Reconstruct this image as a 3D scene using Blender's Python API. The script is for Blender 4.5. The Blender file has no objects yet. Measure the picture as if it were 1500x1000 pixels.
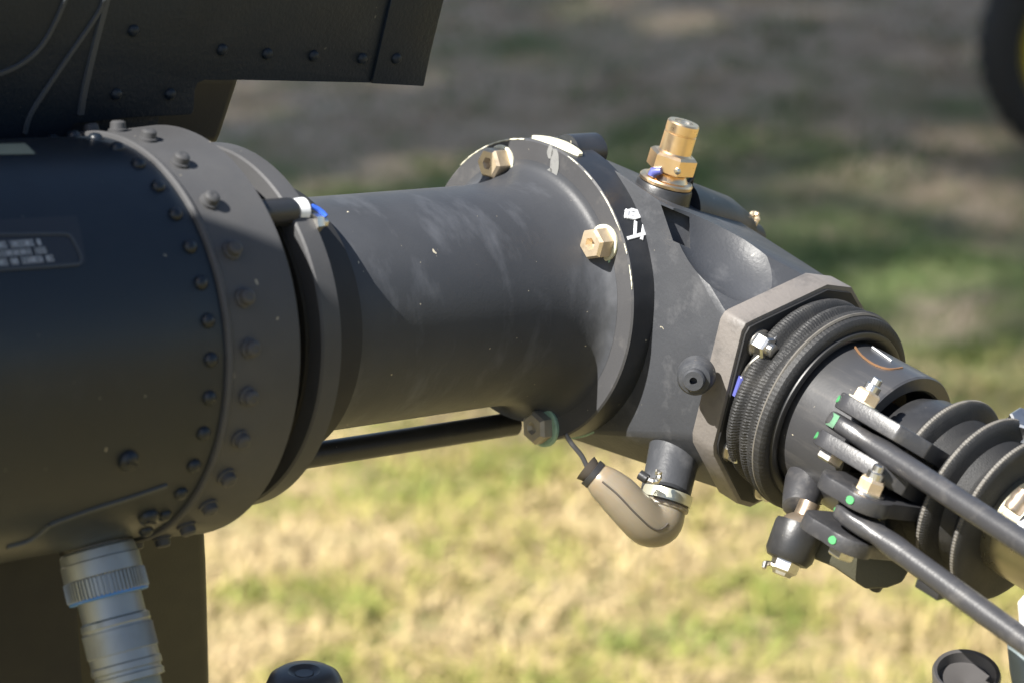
import bpy, bmesh, math, random
import numpy as np
from mathutils import Matrix, Vector, Quaternion
random.seed(7); np.random.seed(7)
S = bpy.context.scene
COL = S.collection
PI = math.pi

# ------------------------------------------------------------------ camera
PITCH = math.radians(18.4)
cam_data = bpy.data.cameras.new('camera')
cam = bpy.data.objects.new('camera', cam_data); COL.objects.link(cam)
cam_data.sensor_width = 36.0; cam_data.lens = 100.0
cam_data.clip_start = 0.02; cam_data.clip_end = 500
cam.location = (0, 0, 1.75)
cam.rotation_euler = (PI/2 - PITCH, 0, 0)
cam_data.dof.use_dof = True; cam_data.dof.focus_distance = 1.235; cam_data.dof.aperture_fstop = 10.0
S.camera = cam

# ------------------------------------------------------------------ sky, sun, exposure
SUN_DIR = Vector((-0.503, -0.393, 0.771)).normalized()
SUN_EL = math.asin(SUN_DIR.z); SUN_AZ = math.atan2(SUN_DIR.x, SUN_DIR.y) % (2*PI)
w = bpy.data.worlds.new('World'); S.world = w; w.use_nodes = True
nt = w.node_tree; nt.nodes.clear()
sky = nt.nodes.new('ShaderNodeTexSky'); sky.sky_type = 'NISHITA'; sky.sun_disc = False
sky.sun_elevation = SUN_EL; sky.sun_rotation = SUN_AZ; sky.altitude = 50; sky.dust_density = 1.5
bg = nt.nodes.new('ShaderNodeBackground'); bg.inputs[1].default_value = 0.058
wo = nt.nodes.new('ShaderNodeOutputWorld')
nt.links.new(sky.outputs[0], bg.inputs[0]); nt.links.new(bg.outputs[0], wo.inputs[0])
sun_data = bpy.data.lights.new('sun', 'SUN'); sun_data.energy = 5.0; sun_data.angle = math.radians(0.53)
sun_data.color = (1.0, 0.965, 0.90)
sun = bpy.data.objects.new('sun', sun_data); COL.objects.link(sun)
sun.location = (-6, -5, 12)
sun.rotation_euler = SUN_DIR.to_track_quat('Z', 'Y').to_euler()
S.view_settings.view_transform = 'Standard'; S.view_settings.look = 'None'
S.view_settings.exposure = 1.5; S.view_settings.gamma = 1; S.view_settings.use_curve_mapping = False
S.render.engine = 'CYCLES'

# ------------------------------------------------------------------ the frame of the helicopter tail
# x runs along the drive tube towards the tail boom, y along the rotor shaft, z up from the gearbox
RIG = Matrix(((-0.722600, 0.655074, 0.220744, 0.043582), (-0.679262, -0.732128, -0.050905, 1.277074), (0.128266, -0.186727, 0.974003, 1.354639), (0, 0, 0, 1)))

# ------------------------------------------------------------------ materials
def newmat(name):
    m = bpy.data.materials.new(name); m.use_nodes = True
    return m, m.node_tree, m.node_tree.nodes['Principled BSDF']
def paint(name, col, rough=0.45, metal=0.0, scuff=None, scuff_amt=0.5, scuff_scale=(30, 30, 30), speck=0.0,
          bump=0.0, bump_scale=900, var=0.25, spec=0.5, coat=0.0, var_scale=25, dust=0.0):
    """painted or bare surface: blotchy colour, scuffs, fine chips and grain"""
    m, t, b = newmat(name); L = t.links
    tc = t.nodes.new('ShaderNodeTexCoord')
    n = t.nodes.new('ShaderNodeTexNoise'); n.inputs['Scale'].default_value = var_scale; n.inputs['Detail'].default_value = 6
    L.new(tc.outputs['Object'], n.inputs['Vector'])
    mx = t.nodes.new('ShaderNodeMix'); mx.data_type = 'RGBA'
    mx.inputs[6].default_value = (*[c*(1-var) for c in col], 1); mx.inputs[7].default_value = (*[min(1, c*(1+var)) for c in col], 1)
    L.new(n.outputs['Fac'], mx.inputs[0]); out = mx.outputs[2]
    def layer(scale, lo, hi, amt, c2, detail=4, sc=1.0):
        nonlocal out
        mp = t.nodes.new('ShaderNodeMapping'); mp.inputs['Scale'].default_value = scale
        L.new(tc.outputs['Object'], mp.inputs['Vector'])
        k = t.nodes.new('ShaderNodeTexNoise'); k.inputs['Scale'].default_value = sc; k.inputs['Detail'].default_value = detail
        k.inputs['Roughness'].default_value = 0.65
        L.new(mp.outputs[0], k.inputs['Vector'])
        r = t.nodes.new('ShaderNodeMapRange'); r.inputs[1].default_value = lo; r.inputs[2].default_value = hi
        r.inputs[3].default_value = 0; r.inputs[4].default_value = amt
        L.new(k.outputs['Fac'], r.inputs[0])
        q = t.nodes.new('ShaderNodeMix'); q.data_type = 'RGBA'; q.inputs[7].default_value = (*c2, 1)
        L.new(r.outputs[0], q.inputs[0]); L.new(out, q.inputs[6]); out = q.outputs[2]
    if scuff: layer(scuff_scale, 0.52, 0.78, scuff_amt, scuff)
    if dust: layer((9, 9, 9), 0.45, 0.75, dust, (0.17, 0.17, 0.175), 8)
    if speck: layer((1, 1, 1), 0.735, 0.76, speck, (0.50, 0.45, 0.34), 2, 210)
    L.new(out, b.inputs['Base Color'])
    rr = t.nodes.new('ShaderNodeMapRange'); rr.inputs[3].default_value = rough-0.08; rr.inputs[4].default_value = rough+0.10
    n2 = t.nodes.new('ShaderNodeTexNoise'); n2.inputs['Scale'].default_value = var_scale*3; n2.inputs['Detail'].default_value = 5
    L.new(tc.outputs['Object'], n2.inputs['Vector']); L.new(n2.outputs['Fac'], rr.inputs[0]); L.new(rr.outputs[0], b.inputs['Roughness'])
    b.inputs['Metallic'].default_value = metal; b.inputs['Specular IOR Level'].default_value = spec
    b.inputs['Coat Weight'].default_value = coat; b.inputs['Coat Roughness'].default_value = 0.25
    if bump:
        n3 = t.nodes.new('ShaderNodeTexNoise'); n3.inputs['Scale'].default_value = bump_scale; n3.inputs['Detail'].default_value = 3
        L.new(tc.outputs['Object'], n3.inputs['Vector'])
        bp = t.nodes.new('ShaderNodeBump'); bp.inputs['Strength'].default_value = bump; bp.inputs['Distance'].default_value = 0.0006
        L.new(n3.outputs['Fac'], bp.inputs['Height']); L.new(bp.outputs[0], b.inputs['Normal'])
    return m
M = {}
M['boom'] = paint('boom_paint', (.006, .010, .016), .38, scuff=(.026, .03, .036), scuff_amt=.35, speck=.45, bump=.08, bump_scale=500, coat=.08, spec=.34)
M['ring'] = paint('ring_paint', (.050, .050, .052), .50, scuff=(.07, .068, .066), scuff_amt=.4, speck=.4, bump=.10, bump_scale=700, dust=.09, spec=.26)
M['tube'] = paint('tube_paint', (.038, .040, .045), .47, scuff=(.12, .125, .14), scuff_amt=.42, scuff_scale=(60, 26, 26), speck=.8, bump=.12, bump_scale=800, var=.3, dust=.09, spec=.26)
M['flange'] = paint('flange_paint', (.050, .050, .053), .42, scuff=(.16, .15, .14), scuff_amt=.5, scuff_scale=(45, 45, 45), speck=.6, bump=.10, bump_scale=800, dust=.09, spec=.26)
M['rim'] = paint('rim_paint', (.016, .018, .022), .40, scuff=(.06, .06, .065), scuff_amt=.4, speck=.5, bump=.08)
M['cast'] = paint('cast_paint', (.038, .040, .045), .44, scuff=(.13, .13, .135), scuff_amt=.45, scuff_scale=(60, 60, 60), speck=.5, bump=.22, bump_scale=600, dust=.09, spec=.26)
M['sleeve'] = paint('sleeve_paint', (.034, .034, .036), .34, scuff=(.13, .12, .11), scuff_amt=.4, scuff_scale=(120, 14, 120), speck=.6, bump=.06, spec=.6)
M['taupe'] = paint('primer_paint', (.135, .122, .112), .55, scuff=(.05, .047, .045), scuff_amt=.75, scuff_scale=(80, 80, 80), speck=.3, bump=.35, bump_scale=500)
M['fin'] = paint('fin_paint', (.008, .013, .020), .45, speck=.15, bump=.45, bump_scale=650, spec=.28, scuff=(.03, .033, .038), scuff_amt=.3)
M['finbrown'] = paint('fin_edge_paint', (.020, .018, .014), .5, bump=.1)
M['finolive'] = paint('lower_fin_paint', (.022, .021, .014), .55, bump=.2)
M['bead'] = paint('sealant_bead_paint', (.034, .040, .048), .5)
M['black'] = paint('black_satin_paint', (.018, .018, .019), .38, scuff=(.07, .07, .07), scuff_amt=.35, scuff_scale=(60, 60, 60), speck=.4, bump=.1)
M['rod'] = paint('rod_paint', (.032, .032, .035), .36, scuff=(.15, .14, .13), scuff_amt=.35, scuff_scale=(90, 90, 90), bump=.15, spec=.6)
M['olive'] = paint('ground_tinted_paint', (.045, .043, .026), .55, bump=.2)  # olive reflection of the ground is put into the arm's base colour
M['void'] = paint('black_and_gap_shade', (.008, .008, .009), .7)  # near-black colour holds the shade of the sleeve gap and flange recess
M['rubber'] = paint('boot_fabric', (.013, .013, .0135), .62, scuff=(.06, .056, .05), scuff_amt=.45, scuff_scale=(50, 50, 50), bump=.35, bump_scale=1500)
M['crest'] = paint('worn_boot_crest', (.10, .092, .08), .6, scuff=(.03, .03, .03), scuff_amt=.8, scuff_scale=(150, 150, 150))
M['smooth_rubber'] = paint('smooth_rubber', (.016, .016, .017), .45, scuff=(.06, .06, .055), scuff_amt=.3)
M['brass'] = paint('gold_anodised_metal', (.83, .60, .36), .30, metal=1, var=.18, scuff=(.75, .62, .40), scuff_amt=.5, scuff_scale=(90, 90, 90), var_scale=120)
M['gold'] = paint('cadmium_plating', (.58, .47, .33), .45, metal=.75, var=.25, scuff=(.32, .22, .13), scuff_amt=.8, scuff_scale=(140, 140, 140), var_scale=200)
M['steel'] = paint('bare_steel', (.62, .60, .56), .30, metal=1, var=.2, var_scale=150, scuff=(.30, .25, .18), scuff_amt=.5, scuff_scale=(160, 160, 160))
M['chrome'] = paint('polished_shaft', (.36, .34, .26), .28, metal=.9, var=.2)
M['cream'] = paint('cream_sealant', (.50, .48, .37), .6, scuff=(.35, .36, .22), scuff_amt=.6, scuff_scale=(140, 140, 140), bump=.4, bump_scale=400)
M['palegreen'] = paint('green_sealant', (.22, .34, .25), .55, scuff=(.05, .06, .05), scuff_amt=.5, scuff_scale=(200, 200, 200), bump=.4)
M['white'] = paint('white_paint', (.62, .63, .65), .45, scuff=(.45, .46, .48), scuff_amt=.5, scuff_scale=(200, 200, 200))
M['chalk'] = paint('chalky_scuff', (.17, .17, .165), .7, scuff=(.10, .10, .10), scuff_amt=.9, scuff_scale=(260, 260, 260))
M['green'] = paint('green_paint_dot', (.06, .28, .10), .45)
M['blue'] = paint('blue_paint_dot', (.03, .10, .50), .4)
M['violet'] = paint('violet_tube', (.08, .09, .30), .35)
M['dullbrass'] = paint('stained_bearing', (.34, .27, .20), .35, metal=.8, scuff=(.12, .08, .05), scuff_amt=.8, scuff_scale=(160, 160, 160))
M['rust'] = paint('rusty_metal', (.22, .12, .06), .6, metal=.5)
M['amber'] = paint('amber_rubber', (.195, .165, .12), .34, scuff=(.24, .145, .055), scuff_amt=.6, scuff_scale=(30, 30, 30), spec=.5)
b_ = M['amber'].node_tree.nodes['Principled BSDF']; b_.inputs['Subsurface Weight'].default_value = .5
b_.inputs['Subsurface Radius'].default_value = (.008, .005, .002); b_.inputs['Subsurface Scale'].default_value = 1.0
M['tin'] = paint('pale_clamp_metal', (.56, .55, .44), .35, metal=.7)
M['aluminium'] = paint('grey_connector_metal', (.27, .285, .285), .36, metal=.55, var=.2, scuff=(.20, .20, .19), scuff_amt=.5, scuff_scale=(80, 80, 80))
M['hose'] = paint('grey_hose', (.13, .16, .17), .42, var=.15)
M['bluering'] = paint('blue_ring', (.06, .20, .50), .4)
M['plate'] = paint('placard_film', (.012, .013, .016), .3)
M['print'] = paint('placard_print', (.27, .29, .31), .5)
M['stripe'] = paint('olive_stripe', (.20, .21, .15), .5)
M['knob'] = paint('black_plastic', (.055, .052, .052), .42, coat=.2)
M['tyre'] = paint('tyre_rubber', (.013, .013, .014), .75, bump=.3, bump_scale=60)
M['yellow'] = paint('yellow_rim', (.62, .46, .02), .45)
M['cart'] = paint('cart_paint', (.10, .11, .07), .5, var_scale=3)
M['bark'] = paint('bark', (.10, .08, .06), .85, var_scale=4)

# ------------------------------------------------------------------ mesh building
def basis(a):
    a = Vector(a).normalized()
    u = a.cross(Vector((0, 0, 1)));
    if u.length < 1e-3: u = a.cross(Vector((0, 1, 0)))
    u.normalize(); return a, u, a.cross(u).normalized()
class MB:
    def __init__(s): s.v = []; s.f = []; s.m = []
    def add(s, vs, fs, mi=0):
        o = len(s.v); s.v += [tuple(p) for p in vs]; s.f += [tuple(i+o for i in f) for f in fs]; s.m += [mi]*len(fs); return s
    def lathe(s, o, axis, prof, n=48, mi=0, disp=None, cap=True, a0=0.0, up=None):
        """revolve (distance, radius) pairs round an axis; disp(angle, t) adds to the radius"""
        a, u, v = basis(axis)
        if up is not None:
            u = Vector(up); u = (u - a*u.dot(a)).normalized(); v = a.cross(u)
        o = Vector(o); vs = []; fs = []
        for (t, r) in prof:
            for k in range(n):
                th = a0 + 2*PI*k/n; rr = r + (disp(th, t) if disp else 0)
                vs.append(o + a*t + (u*math.cos(th) + v*math.sin(th))*rr)
        for i in range(len(prof)-1):
            for k in range(n):
                k2 = (k+1) % n
                fs.append((i*n+k, i*n+k2, (i+1)*n+k2, (i+1)*n+k))
        if cap:
            if prof[0][1] > 1e-6: fs.append(tuple(reversed(range(n))))
            if prof[-1][1] > 1e-6: fs.append(tuple((len(prof)-1)*n+k for k in range(n)))
        return s.add(vs, fs, mi)
    def prism(s, pts, d, mi=0):
        """polygon of 3D points pushed along vector d"""
        d = Vector(d); n = len(pts); vs = [Vector(p) for p in pts] + [Vector(p)+d for p in pts]
        fs = [tuple(reversed(range(n))), tuple(range(n, 2*n))] + [(i, (i+1) % n, n+(i+1) % n, n+i) for i in range(n)]
        return s.add(vs, fs, mi)
    def sweep(s, path, r, n=12, mi=0, cap=True, flat=None):
        """tube along a polyline; r a number or list; flat=(vector, factor) squashes it"""
        P = [Vector(p) for p in path]; R = r if isinstance(r, (list, tuple)) else [r]*len(P)
        vs = []; fs = []; u = None
        for i, p in enumerate(P):
            t = (P[min(i+1, len(P)-1)] - P[max(i-1, 0)]).normalized()
            if u is None: _, u, _ = basis(t)
            u = (u - t*u.dot(t)).normalized(); v = t.cross(u)
            for k in range(n):
                th = 2*PI*k/n; d = (u*math.cos(th)+v*math.sin(th))*R[i]
                if flat: fv = Vector(flat[0]).normalized(); d = d - fv*d.dot(fv)*(1-flat[1])
                vs.append(p+d)
        for i in range(len(P)-1):
            for k in range(n):
                k2 = (k+1) % n; fs.append((i*n+k, i*n+k2, (i+1)*n+k2, (i+1)*n+k))
        if cap: fs += [tuple(reversed(range(n))), tuple((len(P)-1)*n+k for k in range(n))]
        return s.add(vs, fs, mi)
    def box(s, c, h, mi=0, R=None):
        c = Vector(c); vs = []
        for x in (-1, 1):
            for y in (-1, 1):
                for z in (-1, 1):
                    q = Vector((x*h[0], y*h[1], z*h[2])); vs.append(c + (R @ q if R else q))
        return s.add(vs, [(0, 1, 3, 2), (4, 6, 7, 5), (0, 4, 5, 1), (2, 3, 7, 6), (0, 2, 6, 4), (1, 5, 7, 3)], mi)
    def mesh(s, name, mats, off=(0, 0, 0), angle=38, bevel=0.0, seg=2):
        off = Vector(off)
        me = bpy.data.meshes.new(name); me.from_pydata([Vector(p)-off for p in s.v], [], s.f)
        me.polygons.foreach_set('material_index', s.m)
        finish(me, mats, angle, bevel, seg); return me
def finish(me, mats, angle=38, bevel=0.0, seg=2):
    bm = bmesh.new(); bm.from_mesh(me)
    bmesh.ops.recalc_face_normals(bm, faces=bm.faces)
    lim = math.radians(angle)
    if bevel:
        es = [e for e in bm.edges if len(e.link_faces) == 2 and e.calc_face_angle(0) > math.radians(28)]
        bmesh.ops.bevel(bm, geom=es, offset=bevel, segments=seg, affect='EDGES', profile=.6, clamp_overlap=True)
    for e in bm.edges:
        e.smooth = not (len(e.link_faces) == 2 and e.calc_face_angle(0) > lim)
    for f in bm.faces: f.smooth = True
    bm.to_mesh(me); bm.free()
    for m in (mats if isinstance(mats, (list, tuple)) else [mats]): me.materials.append(M[m])
def thing(name, label, cat, origin, group=None, rig=True):
    o = bpy.data.objects.new(name, None); COL.objects.link(o); o.empty_display_size = .02
    o.matrix_world = (RIG if rig else Matrix()) @ Matrix.Translation(Vector(origin))
    o['label'] = label; o['category'] = cat
    if group: o['group'] = group
    OFF[o.name] = Vector(origin); return o
OFF = {}
def part(name, mb, mats, parent, angle=38, bevel=0.0, label=None, seg=2):
    off = OFF[parent.name]
    me = mb.mesh(name, mats, off, angle, bevel, seg) if isinstance(mb, MB) else mb
    o = bpy.data.objects.new(name, me); COL.objects.link(o); o.parent = parent
    OFF[o.name] = off
    if label: o['label'] = label
    return o
def place(name, me, parent, pos, zdir, roll=0.0, label=None):
    """a shared mesh (built round its own z axis) set down as a part"""
    a, u, v = basis(zdir); R = Matrix((u, v, a)).transposed().to_4x4()
    o = bpy.data.objects.new(name, me); COL.objects.link(o); o.parent = parent
    o.matrix_local = Matrix.Translation(Vector(pos)-OFF[parent.name]) @ R @ Matrix.Rotation(roll, 4, 'Z')
    if label: o['label'] = label
    return o
def solo(name, mb, mats, label, cat, origin, rig=True, angle=38, bevel=0.0, group=None):
    me = mb.mesh(name, mats, origin, angle, bevel)
    o = bpy.data.objects.new(name, me); COL.objects.link(o)
    o.matrix_world = (RIG if rig else Matrix()) @ Matrix.Translation(Vector(origin))
    o['label'] = label; o['category'] = cat
    if group: o['group'] = group
    OFF[o.name] = Vector(origin); return o
def hexprof(r, h, ch=.18):   # profile for a chamfered hexagon head (used with n=6)
    return [(0, r), (h*(1-ch), r), (h, r*.86)]
X, Y, Z = Vector((1, 0, 0)), Vector((0, 1, 0)), Vector((0, 0, 1))
def arc(c, r, a0, a1, n, e1, e2):
    return [Vector(c)+Vector(e1)*r*math.cos(a0+(a1-a0)*i/n)+Vector(e2)*r*math.sin(a0+(a1-a0)*i/n) for i in range(n+1)]
def ring_pt(x, r, deg):   # point round the tube axis; 0 deg faces +y, 90 is up
    t = math.radians(deg); return Vector((x, r*math.cos(t), r*math.sin(t)))
def noise1(k, seed): 
    rs = random.Random(seed); ph = [rs.uniform(0, 6.28) for _ in range(6)]
    return lambda t: sum(math.sin((i+1)*t*k+ph[i])/(i+1) for i in range(6))/2.0
def ribbon(fn, path, w, h=.0004):
    """thin raised bead following points on a surface; fn(p) gives the outward normal"""
    mb = MB(); vs = []; P = [Vector(p) for p in path]
    for i, p in enumerate(P):
        t = (P[min(i+1, len(P)-1)] - P[max(i-1, 0)]).normalized(); n = fn(p).normalized(); sd = n.cross(t).normalized()
        ww = w[i] if isinstance(w, (list, tuple)) else w
        vs += [p+sd*ww/2-n*.0003, p+sd*ww*.36+n*h, p-sd*ww*.36+n*h, p-sd*ww/2-n*.0003]
    fs = []
    for i in range(len(P)-1):
        for k in range(4): fs.append((i*4+k, i*4+(k+1) % 4, i*4+4+(k+1) % 4, i*4+4+k))
    fs += [(3, 2, 1, 0), tuple((len(P)-1)*4+k for k in range(4))]
    return mb.add(vs, fs)
def densify(path, n):
    P = [Vector(p) for p in path]; out = []
    for i in range(len(P)-1):
        p0 = P[max(i-1, 0)]; p1 = P[i]; p2 = P[i+1]; p3 = P[min(i+2, len(P)-1)]
        for k in range(n):
            t = k/n
            out.append(.5*((2*p1)+(p2-p0)*t+(2*p0-5*p1+4*p2-p3)*t*t+(3*p1-p0-3*p2+p3)*t**3))
    out.append(P[-1]); return out

# ================================================================== ground
def ground_material():
    m, t, b = newmat('dry_grass_ground'); L = t.links
    g = t.nodes.new('ShaderNodeNewGeometry')
    def nz(scale, detail=6, rough=.6, st=(1, 1, 1)):
        mp = t.nodes.new('ShaderNodeMapping'); mp.inputs['Scale'].default_value = st; L.new(g.outputs['Position'], mp.inputs[0])
        n = t.nodes.new('ShaderNodeTexNoise'); n.inputs['Scale'].default_value = scale; n.inputs['Detail'].default_value = detail; n.inputs['Roughness'].default_value = rough
        L.new(mp.outputs[0], n.inputs['Vector']); return n.outputs['Fac']
    def ramp(fac, stops):
        r = t.nodes.new('ShaderNodeValToRGB'); e = r.color_ramp.elements
        e[0].position, e[0].color = stops[0][0], (*stops[0][1], 1); e[1].position, e[1].color = stops[-1][0], (*stops[-1][1], 1)
        for p, c in stops[1:-1]:
            k = e.new(p); k.color = (*c, 1)
        L.new(fac, r.inputs[0]); return r.outputs[0]
    near = ramp(nz(9, 8, .7), [(.30, (.125, .12, .035)), (.45, (.22, .185, .08)), (.58, (.31, .235, .13)), (.72, (.38, .29, .185))])
    far = ramp(nz(5, 8, .65), [(.33, (.27, .21, .135)), (.52, (.40, .315, .22)), (.72, (.48, .385, .285))])
    grn = ramp(nz(14, 6, .7), [(.35, (.06, .10, .025)), (.65, (.13, .19, .055))])
    sx = t.nodes.new('ShaderNodeSeparateXYZ'); L.new(g.outputs['Position'], sx.inputs[0])
    ad = t.nodes.new('ShaderNodeMath'); ad.operation = 'MULTIPLY_ADD'; ad.inputs[1].default_value = 1.6; L.new(nz(1.3, 4), ad.inputs[0]); L.new(sx.outputs['Y'], ad.inputs[2])
    mr = t.nodes.new('ShaderNodeMapRange'); mr.inputs[1].default_value = 5.3; mr.inputs[2].default_value = 6.3; L.new(ad.outputs[0], mr.inputs[0])
    mx = t.nodes.new('ShaderNodeMix'); mx.data_type = 'RGBA'; L.new(mr.outputs[0], mx.inputs[0]); L.new(near, mx.inputs[6]); L.new(far, mx.inputs[7])
    gm = t.nodes.new('ShaderNodeMapRange'); gm.inputs[1].default_value = .52; gm.inputs[2].default_value = .66; gm.inputs[4].default_value = .85
    b1 = t.nodes.new('ShaderNodeMapRange'); b1.interpolation_type = 'SMOOTHSTEP'; b1.inputs[1].default_value = 7.3; b1.inputs[2].default_value = 6.0; b1.inputs[4].default_value = .23; L.new(sx.outputs['Y'], b1.inputs[0])
    b2 = t.nodes.new('ShaderNodeMapRange'); b2.interpolation_type = 'SMOOTHSTEP'; b2.inputs[1].default_value = 4.4; b2.inputs[2].default_value = 5.2; L.new(sx.outputs['Y'], b2.inputs[0])
    mm = t.nodes.new('ShaderNodeMath'); mm.operation = 'MULTIPLY_ADD'; L.new(b1.outputs[0], mm.inputs[0]); L.new(b2.outputs[0], mm.inputs[1]); L.new(nz(1.5, 5, .55, (1, .8, 1)), mm.inputs[2])
    L.new(mm.outputs[0], gm.inputs[0])
    mg = t.nodes.new('ShaderNodeMix'); mg.data_type = 'RGBA'; L.new(gm.outputs[0], mg.inputs[0]); L.new(mx.outputs[2], mg.inputs[6]); L.new(grn, mg.inputs[7])
    L.new(mg.outputs[2], b.inputs['Base Color']); b.inputs['Roughness'].default_value = .95; b.inputs['Specular IOR Level'].default_value = .15
    bp = t.nodes.new('ShaderNodeBump'); bp.inputs['Strength'].default_value = .6; bp.inputs['Distance'].default_value = .03
    L.new(nz(40, 6, .7), bp.inputs['Height']); L.new(bp.outputs[0], b.inputs['Normal'])
    return m
gm = bpy.data.meshes.new('ground')
nx = 60
xs = np.concatenate([[-300, -100, -40, -15], np.linspace(-7, 7, nx), [15, 40, 100, 300]]); ys = np.concatenate([[-300, -100, -40, -12], np.linspace(-3, 14, nx+12), [24, 50, 100, 300]])
gv = []; rs = np.random.RandomState(3); ph = rs.rand(6)*6.28
for y in ys:
    for x in xs:
        z = .018*math.sin(1.9*x+ph[0])*math.sin(1.6*y+ph[1]) + .012*math.sin(4.1*x+ph[2]+y)*math.sin(3.7*y+ph[3])
        gv.append((x, y, z if abs(x) < 8 and -4 < y < 15 else 0))
gf = [(j*len(xs)+i, j*len(xs)+i+1, (j+1)*len(xs)+i+1, (j+1)*len(xs)+i) for j in range(len(ys)-1) for i in range(len(xs)-1)]
gm.from_pydata(gv, [], gf); gm.polygons.foreach_set('use_smooth', [True]*len(gf)); gm.materials.append(ground_material())
ground = bpy.data.objects.new('ground', gm); COL.objects.link(ground); ground['kind'] = 'structure'
def ground_z(x, y): return .018*np.sin(1.9*x+ph[0])*np.sin(1.6*y+ph[1]) + .012*np.sin(4.1*x+ph[2]+y)*np.sin(3.7*y+ph[3])

def grass():
    """short lawn: curved two-quad blades, denser and drier near the camera side"""
    N = 230000
    rs = np.random.RandomState(5)
    y = 2.6 + 8.0*rs.rand(N)**1.25; x = (rs.rand(N)-.5)*2*(1.1+.24*y)
    clump = np.sin(7.3*x+1.7*np.sin(3.1*y))*np.sin(6.1*y+1.3*np.sin(4.4*x)) + .6*np.sin(17*x+5*y)*np.sin(15*y-4*x)
    far = y > 5.2
    keep = (rs.rand(N) < np.where(far, .30+.30*(clump > .15), .62+.38*(clump > -.1)))
    x = x[keep]; y = y[keep]; clump = clump[keep]; n = len(x)
    h = (.016+.030*rs.rand(n)**2)*(1+.22*np.clip(clump, -1, 1))*np.where(y > 5.2, .75, 1.0); wd = (.0022+.0022*rs.rand(n))
    az = rs.rand(n)*2*PI; lean = .35+1.5*rs.rand(n)
    dx, dy = np.cos(az), np.sin(az); z0 = ground_z(x, y)-.004
    V = np.zeros((n, 6, 3))
    for k, (t, ww) in enumerate(((0, 1), (.55, .85), (1, .2))):
        ox = h*lean*t**1.6; oz = h*t*(1-.25*t*np.minimum(lean, 1.4))
        for q, sgn in ((0, -1), (1, 1)):
            V[:, k*2+q, 0] = x+dx*ox - sgn*dy*wd*ww; V[:, k*2+q, 1] = y+dy*ox + sgn*dx*wd*ww; V[:, k*2+q, 2] = z0+oz
    me = bpy.data.meshes.new('grass'); me.vertices.add(n*6); me.vertices.foreach_set('co', V.ravel())
    base = np.arange(n)[:, None]*6
    F = np.concatenate([base+np.array([0, 1, 3, 2]), base+np.array([2, 3, 5, 4])], 1).reshape(-1)
    me.loops.add(len(F)); me.loops.foreach_set('vertex_index', F.astype(np.int32))
    me.polygons.add(n*2); me.polygons.foreach_set('loop_start', np.arange(n*2)*4); me.polygons.foreach_set('loop_total', np.full(n*2, 4))
    me.update(); me.validate()
    m, t, b = newmat('grass_blades'); L = t.links
    g = t.nodes.new('ShaderNodeNewGeometry')
    r = t.nodes.new('ShaderNodeValToRGB'); e = r.color_ramp.elements
    e[0].position = 0; e[0].color = (.10, .14, .03, 1); e[1].position = 1; e[1].color = (.37, .30, .155, 1)
    for p, c in ((.25, (.17, .195, .045)), (.48, (.255, .235, .065)), (.62, (.34, .265, .12)), (.8, (.38, .29, .16))):
        k = e.new(p); k.color = (*c, 1)
    nzn = t.nodes.new('ShaderNodeTexNoise'); nzn.inputs['Scale'].default_value = 3.2; nzn.inputs['Detail'].default_value = 4; L.new(g.outputs['Position'], nzn.inputs['Vector'])
    ml = t.nodes.new('ShaderNodeMath'); ml.operation = 'MULTIPLY_ADD'; ml.inputs[1].default_value = .38; L.new(g.outputs['Random Per Island'], ml.inputs[0])
    mr = t.nodes.new('ShaderNodeMapRange'); mr.inputs[1].default_value = .36; mr.inputs[2].default_value = .62; mr.inputs[4].default_value = .68; L.new(nzn.outputs['Fac'], mr.inputs[0])
    L.new(mr.outputs[0], ml.inputs[2]); L.new(ml.outputs[0], r.inputs[0])
    # the trampled ground further off grows greyer, greener grass
    sx = t.nodes.new('ShaderNodeSeparateXYZ'); L.new(g.outputs['Position'], sx.inputs[0])
    m2 = t.nodes.new('ShaderNodeMapRange'); m2.inputs[1].default_value = 4.7; m2.inputs[2].default_value = 5.6; L.new(sx.outputs['Y'], m2.inputs[0])
    r2 = t.nodes.new('ShaderNodeValToRGB'); e = r2.color_ramp.elements
    e[0].position = .15; e[0].color = (.06, .10, .03, 1); e[1].position = 1; e[1].color = (.44, .355, .25, 1)
    k = e.new(.45); k.color = (.15, .20, .075, 1); k = e.new(.62); k.color = (.32, .26, .165, 1)
    gb = t.nodes.new('ShaderNodeMapRange'); gb.inputs[1].default_value = 7.2; gb.inputs[2].default_value = 5.8; gb.inputs[4].default_value = -.40; L.new(sx.outputs['Y'], gb.inputs[0])
    ga = t.nodes.new('ShaderNodeMath'); ga.operation = 'ADD'; L.new(ml.outputs[0], ga.inputs[0]); L.new(gb.outputs[0], ga.inputs[1]); L.new(ga.outputs[0], r2.inputs[0])
    mx = t.nodes.new('ShaderNodeMix'); mx.data_type = 'RGBA'; L.new(m2.outputs[0], mx.inputs[0]); L.new(r.outputs[0], mx.inputs[6]); L.new(r2.outputs[0], mx.inputs[7])
    L.new(mx.outputs[2], b.inputs['Base Color']); b.inputs['Roughness'].default_value = .7; b.inputs['Specular IOR Level'].default_value = .2
    me.materials.append(m); o = bpy.data.objects.new('grass', me); COL.objects.link(o); o['kind'] = 'stuff'
    o['label'] = 'short dry yellow and green grass over the ground'
grass()

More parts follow.
